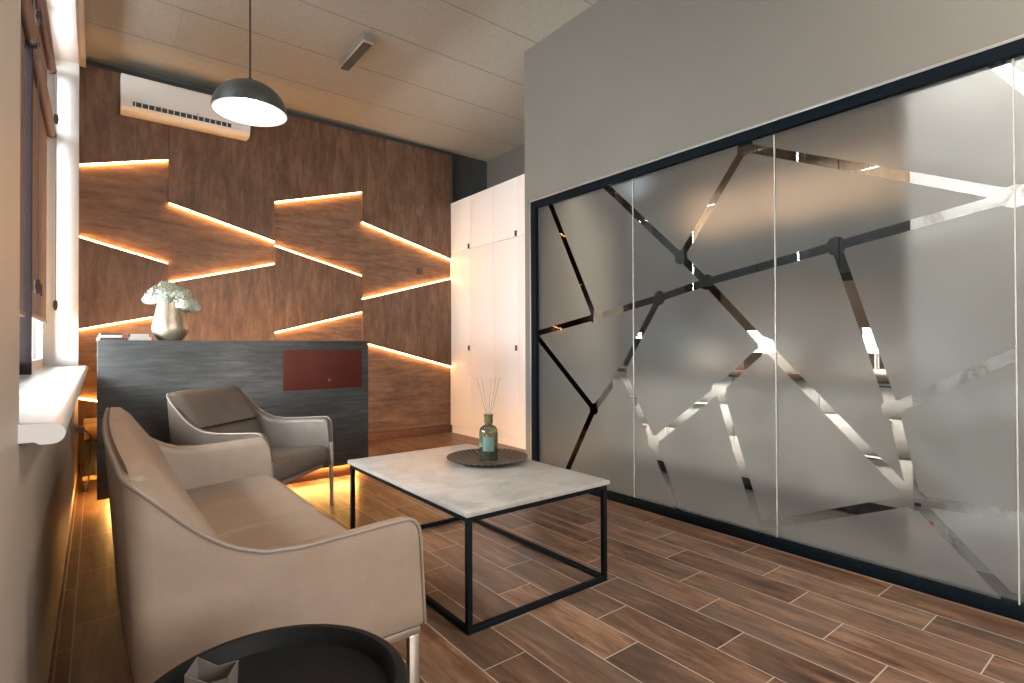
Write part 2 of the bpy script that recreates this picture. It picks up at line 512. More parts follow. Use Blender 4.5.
# left wall with a long window bay (y 1.42 .. 5.78) and a made-up opening behind the camera that lets in added light
b = newbm()
box(b, -.46, XL, YR-.2, 6.1, 0, .905)
box(b, -.46, XL, -.25, 1.42, .905, ZC)
box(b, -.46, XL, YR-.2, -2.15, .905, ZC)
box(b, -.46, XL, -2.15, -.25, 2.95, ZC)
box(b, -.46, XL, 1.42, 5.78, 3.50, ZC)
box(b, -.46, XL, 5.78, 6.1, .905, ZC)
struct('wall_left', b, M['wall_gloss'], smooth=False)
struct('baseboard_left', box(newbm(), XL, XL+.012, YR, YB-.05, 0, .035, .003), M['plinth_wood'])

# back wall behind the wood panelling, and the grey niche wall over the wardrobes
struct('wall_back', box(newbm(), -.46, 4.6, YB+.04, YB+.2, 0, ZC), M['dark_gap'], smooth=False)
struct('wall_niche', box(newbm(), 4.22, 4.34, 3.5, YB+.04, 0, ZC), M['wall'], smooth=False)

# right wall: grey, with the opening of the glass partition
b = newbm()
GY0, GY1, GZ1 = -1.60, 3.468, 2.315
box(b, XR, XR+.11, YR, GY0, 0, ZC)
box(b, XR, XR+.11, GY0, GY1, GZ1, ZC)
box(b, XR, XR+.11, GY1, 3.548, 0, ZC)
box(b, XR+.11, 4.22, 3.44, 3.548, 0, ZC)
struct('wall_right', b, M['wall'], smooth=False)
struct('floor_kitchen', box(newbm(), XR+.10, 4.62, YR, 3.43, -.002, .002), M['kitchen_floor'], smooth=False)
# wall behind the camera, with an invented window opening for the added end light
b = newbm()
box(b, -.46, .5, YR-.15, YR, 0, ZC); box(b, 2.5, 6.4, YR-.15, YR, 0, ZC)
box(b, .5, 2.5, YR-.15, YR, 0, .9); box(b, .5, 2.5, YR-.15, YR, 2.6, ZC)
struct('wall_front', b, M['wall'], smooth=False)

# ---- back wall wood panelling: a recessed sheet and raised boards; the gaps between them hold LED strips
struct('wall_back_recess', box(newbm(), XL+.001, 3.605, YB, YB+.038, .10, 3.555), M['wood_h'], smooth=False)
cols = [(XL+.001, .532), (.535, 1.468), (1.471, 2.413), (2.416, 3.605)]
# openings in each column: ((z top at left, z top at right), (z bottom at left, z bottom at right))
opens = [
    [((2.683, 2.858), (2.050, 1.880)), ((1.262, 1.412), (.660, .500))],
    [((2.457, 2.203), (1.703, 1.960))],
    [((2.617, 2.882), (2.150, 1.908)), ((1.256, 1.502), None)],
    [((2.537, 2.220), (1.642, 1.966)), ((1.155, .843), None)],
]
led_names = {
    (0, 0, 't'): 'slanting warm light strip at top left of the wood wall, beside the window',
    (0, 0, 'b'): 'falling warm light strip on the wood wall below the top left one',
    (0, 1, 't'): 'warm light strip on the wood wall left of the flower vase',
    (0, 1, 'b'): 'short warm light strip low by the window sill end, left of the desk',
    (1, 0, 't'): 'long falling warm light strip under the air conditioner',
    (1, 0, 'b'): 'rising warm light strip just above the white flowers',
    (2, 0, 't'): 'rising warm light strip right of the pendant lamp, highest of its column',
    (2, 0, 'b'): 'falling warm light strip in the middle of the wood wall',
    (2, 1, 't'): 'warm light strip just above the right half of the desk',
    (3, 0, 't'): 'falling warm light strip above the wall switch, beside the white wardrobe',
    (3, 0, 'b'): 'rising warm light strip below the wall switch, beside the white wardrobe',
    (3, 1, 't'): 'lowest falling warm light strip between the desk and the white wardrobe',
}
YF = YB-.034                                   # face of the raised boards


def board(x0, x1, zl0, zr0, zl1, zr1):
    b = newbm()
    prism(b, [(x0, YF, zl0), (x1, YF, zr0), (x1, YF, zr1), (x0, YF, zl1)], (0, .034, 0), .0015, 1)
    return struct('wall_board', b, M['wood_v'], smooth=False)


def led(ci, oi, e, x0, x1, zl, zr):
    s = -1 if e == 't' else 1
    b = newbm()
    prism(b, [(x0, YF+.006, zl), (x1, YF+.006, zr), (x1, YF+.006, zr+s*.013), (x0, YF+.006, zl+s*.013)], (0, .020, 0))
    tag(obj('light_strip', b, M['led'], smooth=False), led_names[(ci, oi, e)], 'light strip', 'warm light strips in the wood wall')


for ci, ((x0, x1), ops) in enumerate(zip(cols, opens)):
    zl, zr = 3.553, 3.553
    for oi, (t, bt) in enumerate(ops):
        board(x0, x1, t[0], t[1], zl, zr); led(ci, oi, 't', x0+.004, x1-.004, t[0], t[1])
        if bt is None: zl = zr = None; break
        led(ci, oi, 'b', x0+.004, x1-.004, bt[0], bt[1]); zl, zr = bt
    if zl is not None: board(x0, x1, .105, .105, zl, zr)
struct('baseboard_back', box(newbm(), XL+.013, 3.605, YB-.012, YB+.038, 0, .092, .003), M['plinth_wood'])
struct('trim_1', box(newbm(), 3.605, 3.63, YB-.035, YB+.04, 0, 3.56), M['dark_gap'], smooth=False)

# ---- window bay in the left wall
w1 = struct_empty('window_1', (-.30, 3.6, .95))
def wbox(bm, x0, x1, y0, y1, z0, z1, bev=.003): return box(bm, x0+.30, x1+.30, y0-3.6, y1-3.6, z0-.95, z1-.95, bev)
b = newbm()
wbox(b, -.46, XL+.004, 5.765, 5.785, .95, 3.50); wbox(b, -.46, XL-.002, 1.420, 1.436, .95, 3.50); wbox(b, -.46, XL+.004, 1.42, 5.78, 3.485, 3.505)
struct('window_reveal', b, M['white'], w1)
b = newbm()
for y in (1.432, 5.705): wbox(b, -.40, -.335, y, y+.06, .95, 3.49)
for z in (.95, 2.78, 3.425): wbox(b, -.40, -.335, 1.432, 5.765, z, z+.065)
for y in (2.15, 3.42, 4.9): wbox(b, -.40, -.340, y, y+.055, .95, 3.49)
struct('window_frame', b, M['white_plastic'], w1)
b = newbm()
for y in (2.70, 4.03): wbox(b, -.40, -.285, y, y+.03, .95, 3.49)
struct('window_post', b, M['post'], w1)
b = newbm(); wbox(b, -.372, -.366, 1.45, 5.75, .99, 3.47, 0)
struct('window_glass', b, M['glass'], w1, smooth=False)
# sill board with a rounded nose
b = newbm()
prof = [(-.40, .952), (-.068, .952)] + [(-.068+.021*math.sin(a), .931+.021*math.cos(a)) for a in [PI*k/8 for k in range(1, 9)]] + [(-.085, .910), (-.095, .916), (-.40, .916)]
prism(b, [(x, 1.40, z) for x, z in prof], (0, 4.42, 0))
struct('trim_2', b, M['pvc'])
struct('trim_3', box(newbm(), XL, -.072, 1.2, YB-.04, 3.52, ZC, .004), M['white'])
# frames of the two invented windows behind the camera, added as light sources
for n, (x0, x1, y0, y1, z0, z1) in enumerate(((-.40, -.34, -2.15, -.25, .905, 2.95), (.5, 2.5, YR-.12, YR-.06, .9, 2.6))):
    b = newbm(); t = .06
    if n == 0:
        for y in (y0, (y0+y1)/2-.03, y1-t): box(b, x0, x1, y, y+t, z0, z1, .003)
        for z in (z0, z1-t): box(b, x0, x1, y0, y1, z, z+t, .003)
    else:
        for x in (x0, (x0+x1)/2-.03, x1-t): box(b, x, x+t, y0, y1, z0, z1, .003)
        for z in (z0, z1-t): box(b, x0, x1, y0, y1, z, z+t, .003)
    struct('window_%d' % (n+2), b, M['white_plastic'])


def blind(label, y0, y1, ztop, zbot):
    t = thing('roller_blind', label, 'roller blind', (-.288, (y0+y1)/2, ztop), 0, 'brown roller blinds at the side window')
    L = (y1-y0)/2
    b = newbm(); box(b, -.030, -.026, -L+.015, L-.015, zbot-ztop, 0); obj('fabric', b, M['blind'], t, smooth=False)
    b = newbm(); tube(b, [(0, -L, 0), (0, L, 0)], .030, 16); obj('roller', b, M['blind_metal'], t)
    b = newbm(); box(b, -.035, -.021, -L+.012, L-.012, zbot-ztop-.006, zbot-ztop+.022, .003); obj('bottom_rail', b, M['blind_metal'], t)
    for s in (-1, 1):
        b = newbm(); lathe(b, [(0, -.008), (.034, -.008), (.034, .008), (0, .008)], 16)
        bmesh.ops.rotate(b, verts=b.verts[:], cent=(0, 0, 0), matrix=Matrix.Rotation(PI/2, 3, 'X')); bmesh.ops.translate(b, verts=b.verts[:], vec=(0, s*(L+.008), 0))
        obj('bracket', b, M['dark_brown'], t)
    ln = 1.35 if zbot < 2 else .36
    b = newbm()
    for q in (-.012, .012): tube(b, [(.030, L-.02+q, 0), (.030, L-.02+q, -ln)], .0022, 6)
    ch = obj('chain', b, M['blind_metal'], t)
    b = newbm(); lathe(b, [(0, -.09), (.010, -.08), (.016, -.045), (.012, -.01), (0, 0)], 12, (.030, L-.02, -ln)); obj('weight', b, M['dark_brown'], ch)
    if zbot < 2:
        b = newbm(); box(b, -.021, -.012, L*.2-.02, L*.2+.02, zbot-ztop+.17, zbot-ztop+.25, .004); obj('tag', b, M['dark_brown'], t)


blind('lower brown roller blind at the far end of the side window', 4.078, 5.70, 2.84, 1.30)
blind('upper brown roller blind at the far end of the side window', 4.078, 5.70, 3.36, 2.90)
blind('lower brown roller blind in the middle of the side window', 2.748, 4.012, 2.84, 1.28)
blind('upper brown roller blind in the middle of the side window', 2.748, 4.012, 3.36, 2.90)
blind('lower brown roller blind at the near end of the side window, hidden by the wall', 1.44, 2.682, 2.84, 1.28)
blind('upper brown roller blind at the near end of the side window, hidden by the wall', 1.44, 2.682, 3.36, 2.90)

# ------------------------------------------------------------------ glass partition
gp = thing('glass_partition', 'large black framed glass partition with frosted panes and clear branching lines', 'glass partition', (XR, .9, 0))
b = newbm()
def gbox(bm, x0, x1, y0, y1, z0, z1, bev=.003): return box(bm, x0-XR, x1-XR, y0-.9, y1-.9, z0, z1, bev)
gbox(b, XR-.004, XR+.07, GY0, GY1, 2.255, GZ1); gbox(b, XR-.004, XR+.07, GY0, GY1, 0, .055)
gbox(b, XR-.004, XR+.07, 3.405, GY1, .055, 2.255); gbox(b, XR-.004, XR+.07, GY0, GY0+.06, .055, 2.255)
obj('frame', b, M['black_frame'], gp)
b = newbm()
gbox(b, XR-.008, XR-.002, GY0, GY1+.004, GZ1-.004, GZ1+.010, .001); gbox(b, XR-.008, XR-.002, GY1-.004, GY1+.010, 0, GZ1+.010, .001)
obj('frame_edge', b, M['grey_metal'], gp)

N = dict(a=(2.766, 1.314), b=(2.022, 1.661), c=(1.844, 1.485), d=(2.188, 1.413), e=(1.121, 1.596), f=(1.593, 2.231), g=(1.481, 1.095),
         h=(1.766, .84), i=(2.51, .922), j=(2.781, .63), k=(2.247, .459), ta=(3.275, 2.30), tb=(2.69, 2.30), l1=(3.42, 1.207), l2=(3.42, 1.175),
         b1=(3.11, .05), kb=(2.04, .03), l=(.804, .397), m=(1.523, .090), rb=(.470, .050), r3=(.458, 1.698), n=(.885, .80),
         re=(.30, .415), tc=(.56, 2.33), rd=(.32, 1.98), rf=(.30, 1.16), rg=(.30, .20), q1=(-.2, 1.3), q2=(-.55, 2.3), q3=(-.5, .6), q4=(-1.1, 1.1), q5=(-1.5, 1.9), q6=(-.9, .03))
segs = ['ta a', 'l1 a', 'a d', 'd c', 'c e', 'e r3', 'tb b', 'b c', 'b f', 'f r3', 'd i', 'i j', 'l2 j', 'j b1', 'i k', 'k kb', 'k h', 'h g', 'c g', 'h m', 'm l', 'g l', 'e n', 'n l',
        'l re', 'l rb', 'rb rg', 'tc rd', 'rf n', 'r3 q1', 'q1 q2', 'q1 q3', 'q3 q4', 'q4 q5', 'q3 q6', 're q3', 'rd q2']
segs = [tuple(s.split()) for s in segs]
SW, NR = .0235, .046
blobs = ['a', 'b', 'c', 'd', 'e', 'f', 'g', 'h', 'i', 'j', 'k', 'l', 'n', 'r3', 'rb', 'q1', 'q3']


def in_strip(y, z):
    for s, t in segs:
        (ay, az), (by, bz) = N[s], N[t]; dy, dz = by-ay, bz-az; L2 = dy*dy+dz*dz
        u = ((y-ay)*dy+(z-az)*dz)/L2
        if -.005 <= u <= 1.005 and abs((y-ay)*dz-(z-az)*dy)/math.sqrt(L2) < SW-1e-5: return True
    for q in blobs:
        cy, cz = N[q]
        if all((y-cy)*math.cos(k*PI/5)+(z-cz)*math.sin(k*PI/5) < NR*(.92 if q in 'ij' else 1)-1e-5 for k in range(10)): return True
    return False


panes = [(3.405, 2.406), (2.402, 1.428), (1.424, .461), (.457, -.52), (-.524, -1.54)]
for y1, y0 in panes:
    b = newbm(); gbox(b, XR+.030, XR+.038, y0, y1, .052, 2.258, 0)
    pane = obj('glass_pane', b, M['glass'], gp, smooth=False)
    b = newbm()
    vs = [b.verts.new((.0285, y-.9, z)) for y, z in ((y0, .05), (y1, .05), (y1, 2.26), (y0, 2.26))]; b.faces.new(vs)

    def cut(co, no, near=None):
        if near is None: geom = b.verts[:]+b.edges[:]+b.faces[:]
        else:
            fs = [f for f in b.faces if any((v.co.y+.9-near[0])**2+(v.co.z-near[1])**2 < near[2]**2 for v in f.verts) or
                  (min(v.co.y for v in f.verts)+.9 <= near[0]+near[2] and max(v.co.y for v in f.verts)+.9 >= near[0]-near[2] and min(v.co.z for v in f.verts) <= near[1]+near[2] and max(v.co.z for v in f.verts) >= near[1]-near[2])]
            geom = list({v for f in fs for v in f.verts})+list({e for f in fs for e in f.edges})+fs
        if geom: bmesh.ops.bisect_plane(b, geom=geom, plane_co=co, plane_no=no, dist=1e-6)
    for s, t in segs:
        (ay, az), (by, bz) = N[s], N[t]
        if max(ay, by) < y0-.05 or min(ay, by) > y1+.05: continue
        L = math.hypot(by-ay, bz-az); ny, nz = -(bz-az)/L, (by-ay)/L
        for w in (-SW, SW): cut((.0285, ay+ny*w-.9, az+nz*w), (0, ny, nz))
    for q in blobs:
        cy, cz = N[q]
        if not y0-.06 < cy < y1+.06: continue
        for k in range(10):
            ny, nz = math.cos(k*PI/5), math.sin(k*PI/5); r = NR*(.92 if q in 'ij' else 1)
            cut((.0285, cy+ny*r-.9, cz+nz*r), (0, ny, nz), (cy, cz, NR*1.3))
    dead = []
    for f in b.faces:
        c = f.calc_center_median()
        if in_strip(c.y+.9, c.z): dead.append(f)
    bmesh.ops.delete(b, geom=dead, context='FACES')
    bmesh.ops.dissolve_limit(b, angle_limit=.01, verts=b.verts[:], edges=b.edges[:])
    for f in b.faces:
        f.normal_update()
        if f.normal.x > 0: f.normal_flip()
    obj('frosted_film', b, M['frost'], pane, smooth=False, recalc=False)
for y in (2.404, 1.426, .459, -.522):
    b = newbm(); gbox(b, XR+.026, XR+.039, y-.0025, y+.0025, .055, 2.256, 0); obj('joint', b, M['seam'], gp, smooth=False)

# ------------------------------------------------------------------ kitchen behind the glass
struct('wall_kitchen_back', box(newbm(), 4.62, 4.72, YR, 3.44, 0, 2.75), M['kitchen_wood'], smooth=False)
struct('ceiling_kitchen', box(newbm(), XR+.115, 4.72, YR, 3.44, 2.70, 2.76), M['white'], smooth=False)
struct('wall_kitchen_side', box(newbm(), 3.38, 3.50, -1.9, .935, 0, 2.695), M['marble'], smooth=False)
units = [(.97, 1.59), (1.59, 2.21), (2.21, 2.83), (2.83, 3.43)]
ul = ['white kitchen drawer unit behind the glass, next to the marble wall', 'white kitchen drawer unit behind the glass, second from the marble wall',
      'white kitchen drawer unit behind the glass, third from the marble wall', 'white kitchen drawer unit behind the glass, next to the tall black unit']
for (y0, y1), lb in zip(units, ul):
    t = thing('kitchen_unit', lb, 'kitchen cabinet', (3.86, (y0+y1)/2, 0), 0, 'white kitchen units behind the glass'); h = (y1-y0)/2
    b = newbm(); box(b, .02, .60, -h+.001, h-.001, .10, .86); obj('body', b, M['white_lacquer'], t)
    b = newbm(); box(b, .07, .58, -h+.001, h-.001, 0, .10); obj('plinth', b, M['black_plastic'], t)
    for z0, z1 in ((.105, .40), (.408, .64), (.648, .855)):
        b = newbm(); box(b, 0, .02, -h+.003, h-.003, z0, z1, .002); d = obj('drawer', b, M['white_lacquer'], t)
        b = newbm(); box(b, -.010, 0, -h+.2, h-.2, z1-.018, z1-.012, .001); obj('handle', b, M['black_metal'], d)
tag(obj('worktop', box(newbm(), 3.84, 4.50, .96, 3.43, .862, .90, .003), M['book_brown']), 'dark brown worktop on the white kitchen units behind the glass', 'worktop')
t = thing('wall_cabinet', 'long black kitchen wall cabinet behind the glass', 'kitchen cabinet', (4.12, 1.85, 1.60))
obj('body', box(newbm(), .02, .50, -.88, .88, 0, .40), M['black_gloss'], t)
for k in range(3): obj('door', box(newbm(), 0, .02, -.88+k*.587+.002, -.88+(k+1)*.587-.002, .002, .398, .002), M['black_gloss'], t)
for k, lb in enumerate(('wood kitchen wall cabinet above the black one, nearest the marble wall', 'wood kitchen wall cabinet above the black one, middle of three', 'wood kitchen wall cabinet above the black one, furthest from the marble wall')):
    y = .97+k*.587; t = thing('wall_cabinet', lb, 'kitchen cabinet', (4.12, y+.293, 2.005), 0, 'wood kitchen wall cabinets')
    obj('body', box(newbm(), .02, .50, -.293, .292, 0, .69), M['kitchen_wood'], t)
    obj('door', box(newbm(), 0, .02, -.291, .290, .002, .688, .002), M['kitchen_wood'], t)
t = thing('tall_unit', 'tall black kitchen unit behind the left end of the glass', 'kitchen cabinet', (4.02, 3.08, .902))
obj('body', box(newbm(), .02, .56, -.34, .34, 0, 1.6), M['black_gloss'], t)
obj('door', box(newbm(), 0, .02, -.338, -.001, .002, 1.598, .002), M['black_gloss'], t); obj('door', box(newbm(), 0, .02, .001, .338, .002, 1.598, .002), M['black_gloss'], t)
# things on the worktop
t = thing('dish_rack', 'white dish rack on the kitchen worktop seen through the glass', 'dish rack', (4.05, 1.32, .90))
b = newbm()
for k in range(7): tube(b, [(.0, -.2+k*.066, .02), (.0, -.2+k*.066, .17), (.26, -.2+k*.066, .17), (.26, -.2+k*.066, .02)], .006, 6)
obj('rack', b, M['white_plastic'], t); obj('drip_tray', box(newbm(), -.02, .28, -.22, .22, 0, .03, .006), M['white_plastic'], t)
tag(obj('storage_box', box(newbm(), 4.05, 4.30, 1.80, 2.08, .90, 1.13, .006), M['book_white']), 'white box on the kitchen worktop left of the dish rack', 'box')
tag(obj('storage_box', box(newbm(), 4.02, 4.30, 2.36, 2.62, .90, 1.10, .006), M['book_white']), 'white box on the kitchen worktop nearest the tall black unit', 'box')
# notice on the marble wall
t = thing('notice', 'white paper notice with a red mark seen low through the clear line', 'notice', (3.3785, .875, .215))
obj('paper', box(newbm(), -.001, 0, -.075, .075, -.085, .085), M['book_white'], t, smooth=False)
obj('dark_print', box(newbm(), -.0018, -.001, .025, .055, .045, .062), M['black_plastic'], t, smooth=False)
b = newbm()
for k in range(3): box(b, -.0018, -.001, -.055, .055-.02*k, .028-k*.016, .032-k*.016)
obj('print_lines', b, M['grey_metal'], t, smooth=False)
obj('red_mark', box(newbm(), -.0018, -.001, -.025, .02, -.055, -.02), M['red_ink'], t, smooth=False)

# ------------------------------------------------------------------ wardrobes
wy = [4.05, 4.522, 4.99, 5.458, 5.926]
wl = ['white wardrobe unit at the near end, mostly behind the grey wall corner', 'white wardrobe unit with handles nearest the grey wall corner', 'white wardrobe unit second from the wood wall', 'white wardrobe unit next to the wood wall']
for (y0, y1), lb in zip(zip(wy, wy[1:]), wl):
    t = thing('wardrobe', lb, 'wardrobe', (3.60, (y0+y1)/2, 0), 0, 'row of white wardrobe units'); h = (y1-y0)/2
    b = newbm(); box(b, .02, .60, -h+.0005, h-.0005, .085, 2.935); obj('body', b, M['white_lacquer'], t)
    obj('plinth', box(newbm(), .012, .58, -h+.0005, h-.0005, 0, .083), M['white_lacquer'], t)
    side = 1 if y1 in (4.522, 5.458) else -1
    for z0, z1, hz in ((.092, 2.287, 1.08), (2.292, 2.935, 2.325)):
        d = obj('door', box(newbm(), 0, .019, -h+.0012, h-.0012, z0, z1, .0015), M['white_lacquer'], t)
        if y1 != 4.522:
            yy = (h-.035) if y1 == 5.458 else (-h+.035)
        else: yy = h-.035
        if y1 != 5.926 and y1 != 4.522 or True:
            hy = {4.522: h-.035, 4.99: -h+.035, 5.458: h-.0, 5.926: -h+.03}[y1]
            if y1 in (4.99, 5.926):
                obj('handle', box(newbm(), -.012, 0, hy-.014, hy+.014, hz-.03, hz+.03, .003), M['dark_brown'], d)

# ------------------------------------------------------------------ reception desk
t = thing('reception_desk', 'dark slate reception desk with a raised front and dark red panel', 'reception desk', (.93, 4.40, 0))
DL, DR = -.922, .922
obj('front_panel', box(newbm(), DL, DR, 0, .05, .112, 1.150, .002), M['slate'], t)
obj('side_panel', box(newbm(), DL, DL+.05, .05, .70, .112, 1.110, .002), M['slate'], t)
obj('side_panel', box(newbm(), DR-.05, DR, .05, .70, .112, 1.110, .002), M['slate'], t)
obj('top_shelf', box(newbm(), DL, DR, .05, .36, 1.112, 1.150, .002), M['slate'], t)
obj('worktop', box(newbm(), DL+.05, DR-.05, .05, .70, .70, .735, .002), M['slate'], t)
obj('plinth', box(newbm(), DL+.10, DR-.10, .105, .62, 0, .112, .002), M['plinth_wood'], t)
pn = obj('red_panel', box(newbm(), .225, .861, -.006, 0, .757, 1.076, .002), M['red_panel'], t); pn['label'] = 'dark red panel set into the right end'
b = newbm(); lathe(b, [(0, 0), (.013, 0), (.013, .006), (0, .006)], 14); bmesh.ops.rotate(b, verts=b.verts[:], cent=(0, 0, 0), matrix=Matrix.Rotation(PI/2, 3, 'X'))
bmesh.ops.translate(b, verts=b.verts[:], vec=(.585, -.006, .828)); obj('lock', b, M['olive'], pn)
b = newbm()
box(b, DL+.10, DR-.12, .085, .103, .095, .110); box(b, DL+.083, DL+.098, .10, .62, .095, .110)
obj('light_strip', b, M['led_floor'], t, smooth=False)
b = newbm(); box(b, DL+.08, DR-.08, .63, .655, .085, .110); obj('light_strip', b, M['led_rear'], t, smooth=False)
b = newbm(); box(b, DR-.098, DR-.075, .10, .62, .080, .110); obj('light_strip', b, M['led_end'], t, smooth=False)

# ---- on the desk
t = thing('vase', 'hammered champagne metal vase on the reception desk', 'vase', (.425, 4.57, 1.150))
b = newbm()
lathe(b, [(0, 0), (.070, 0), (.076, .008), (.098, .035), (.112, .068), (.114, .092), (.108, .125), (.095, .19), (.084, .25), (.080, .275), (.083, .283), (.078, .284), (.074, .272), (.078, .25), (.088, .19), (.1, .12), (.10, .08), (.05, .02), (0, .015)], 44)
obj('body', b, M['vase'], t, angle=60)
t = thing('flower_bunch', 'bunch of pale green white hydrangeas in the metal vase', 'flowers', (.425, 4.57, 1.40))
heads = [(-.085, -.02, .065, .070), (-.03, -.05, .085, .080), (.05, -.05, .075, .080), (.115, -.02, .015, .070), (.075, -.06, .015, .062), (-.05, .05, .10, .08), (.05, .06, .09, .08), (-.045, -.07, .045, .055), (.0, 0, .11, .075), (.15, .0, -.005, .045), (-.118, .0, .045, .05), (-.02, .0, .135, .06)]
b = newbm()
for hx, hy, hz, r in heads: tube(b, [(hx*.15, hy*.15, -.2), (hx*.35, hy*.35, -.09), (hx, hy, hz)], .004, 6)
obj('stems', b, M['leaf'], t)
for hx, hy, hz, r in heads:
    b = newbm(); n = 90
    for k in range(n):
        zz = 1-2*(k+.5)/n; a = k*2.39996; s = math.sqrt(1-zz*zz)
        nrm = Vector((s*math.cos(a), s*math.sin(a), zz)); rr = r*random.uniform(.82, 1.06)
        c = Vector((hx, hy, hz))+Vector((nrm.x*rr, nrm.y*rr, nrm.z*rr*.72))
        u = nrm.orthogonal().normalized(); v = nrm.cross(u); ro = random.uniform(0, PI); q = random.uniform(.011, .016)
        for p in range(4):
            an = ro+p*PI/2; d1 = u*math.cos(an)+v*math.sin(an); d2 = u*math.cos(an+PI/2)+v*math.sin(an+PI/2)
            o0 = b.verts.new(c); o1 = b.verts.new(c+(d1*.55+d2*.42)*q+nrm*q*.15); o2 = b.verts.new(c+d1*q*1.15+nrm*q*.05); o3 = b.verts.new(c+(d1*.55-d2*.42)*q+nrm*q*.15)
            b.faces.new((o0, o1, o2, o3))
    obj('flower_head', b, M['petal'], t, smooth=False)
b = newbm()
for lx, ly, lz, a in ((.10, .08, .02, .8), (.02, .10, .0, 1.6)):
    d = Vector((math.cos(a), math.sin(a), .25)); s = Vector((-math.sin(a), math.cos(a), 0)); c = Vector((lx*.4, ly*.4, lz))
    L = [(0, .002), (.03, .018), (.07, .026), (.11, .016), (.14, .001)]
    prev = None
    for q, w in L:
        row = [b.verts.new(c+d*q+s*w), b.verts.new(c+d*q-Vector((0, 0, .006))), b.verts.new(c+d*q-s*w)]
        if prev: b.faces.new((prev[0], row[0], row[1], prev[1])); b.faces.new((prev[1], row[1], row[2], prev[2]))
        prev = row
obj('leaves', b, M['leaf'], t)


def book(label, x, y, z, wx, wy_, h, rz, cover):
    t = thing('book', label, 'book', (x, y, z), rz+PI/2, 'books on the reception desk')
    obj('pages', box(newbm(), -wx/2+.004, wx/2-.003, -wy_/2+.003, wy_/2-.003, .003, h-.003), M['book_cream'], t, smooth=False)
    b = newbm(); box(b, -wx/2, wx/2, -wy_/2, wy_/2, 0, .003); box(b, -wx/2, wx/2, -wy_/2, wy_/2, h-.003, h); box(b, -wx/2, -wx/2+.004, -wy_/2, wy_/2, .003, h-.003)
    obj('cover', b, M[cover], t, smooth=False)


book('lowest brown book of the stack at the left end of the desk', .085, 4.56, 1.150, .20, .15, .018, .1, 'book_brown')
book('white book in the middle of the stack at the left end of the desk', .080, 4.56, 1.168, .18, .13, .016, -.06, 'book_white')
book('brown book on top of the stack at the left end of the desk', .078, 4.56, 1.184, .16, .115, .014, .05, 'book_brown')
book('lower white book of the stack between the left stack and the vase', .240, 4.56, 1.150, .18, .13, .024, .0, 'book_white')
book('smaller white book on top of the stack beside the vase', .235, 4.56, 1.174, .15, .105, .020, .06, 'book_white')

# ---- under and behind the desk, seen in the gap by the window wall
t = thing('computer_tower', 'black computer tower on a low stand in the gap behind the desk', 'computer', (.03, 5.46, 0))
obj('case', box(newbm(), -.10, .12, -.22, .22, .12, .385, .008), M['black_plastic'], t)
obj('stand', box(newbm(), -.11, .13, -.23, .23, .085, .12, .006), M['pale_wood'], t)
for sx in (-.09, .11):
    for sy in (-.2, .2): obj('foot', box(newbm(), sx-.015, sx+.015, sy-.015, sy+.015, 0, .085, .004), M['black_plastic'], t)
t = thing('wooden_box', 'small pale wooden box on the computer tower behind the desk', 'box', (.01, 5.46, .385))
obj('body', box(newbm(), -.08, .11, -.16, .16, 0, .115, .004), M['pale_wood'], t)
obj('lid', box(newbm(), -.085, .115, -.165, .165, .115, .135, .004), M['pale_wood'], t)
t = thing('wall_socket', 'wall socket with a plug on the window wall beside the desk', 'socket', (XL, 5.05, .50))
obj('plate', box(newbm(), 0, .010, -.04, .04, -.04, .04, .003), M['book_cream'], t)
obj('plug', box(newbm(), .010, .055, -.022, .022, -.022, .022, .006), M['book_cream'], t)
b = newbm(); tube(b, [(-.062, 5.05, .495), (-.03, 5.05, .45), (-.025, 5.10, .30), (-.04, 5.16, .12), (-.05, 5.20, .008)], .004, 8)
tag(obj('power_cable', b, M['black_plastic']), 'black cable hanging from the wall socket beside the desk', 'cable')
b = newbm(); tube(b, [(.06, 5.235, .50), (.075, 5.20, .46), (.07, 5.19, .34), (.04, 5.2, .26), (.055, 5.21, .15), (.07, 5.20, .008)], .004, 8)
tag(obj('power_cable', b, M['black_plastic']), 'black cable hanging in loops in front of the computer tower', 'cable')

# ------------------------------------------------------------------ air conditioner
t = thing('air_conditioner', 'white wall mounted air conditioner high on the wood wall', 'air conditioner', (.682, YF, 3.155))
b = newbm()
prof = [(0, .022), (-.10, .018), (-.160, .024), (-.180, .048), (-.186, .10), (-.186, .318), (-.176, .332), (0, .335)]
prism(b, [(-.515, y, z) for y, z in prof], (1.03, 0, 0), .006, 2); obj('body', b, M['white_plastic'], t)
b = newbm(); prism(b, [(-.43, -.1805, .055), (-.43, -.1875, .10), (-.43, -.180, .10), (-.43, -.174, .055)], (.86, 0, 0)); obj('outlet', b, M['black_plastic'], t, smooth=False)
for k in range(16): obj('louvre', box(newbm(), -.415+k*.048, -.415+k*.048+.007, -.191, -.181, .060, .098), M['white_plastic'], t, smooth=False)
obj('outlet_cover', box(newbm(), .345, .43, -.190, -.181, .060, .098), M['white_plastic'], t, smooth=False)
b = newbm(); prism(b, [(-.43, -.180, .040), (-.43, -.192, .054), (-.43, -.186, .057), (-.43, -.174, .043)], (.86, 0, 0)); obj('flap', b, M['white_plastic'], t, smooth=False)
obj('sensor', box(newbm(), .06, .072, -.190, -.185, .115, .121), M['black_plastic'], t, smooth=False)
obj('top_grille', box(newbm(), -.48, .48, -.16, -.02, .335, .342), M['black_plastic'], t, smooth=False)

# ---- wall switch
t = thing('wall_switch', 'small dark wall switch on the wood wall near the white wardrobe', 'switch', (3.165, YB, 2.03))
obj('plate', box(newbm(), -.04, .04, -.012, 0, -.04, .04, .004), M['dark_brown'], t)
obj('rocker', box(newbm(), -.024, .024, -.017, -.012, -.026, .026, .003), M['dark_brown'], t)

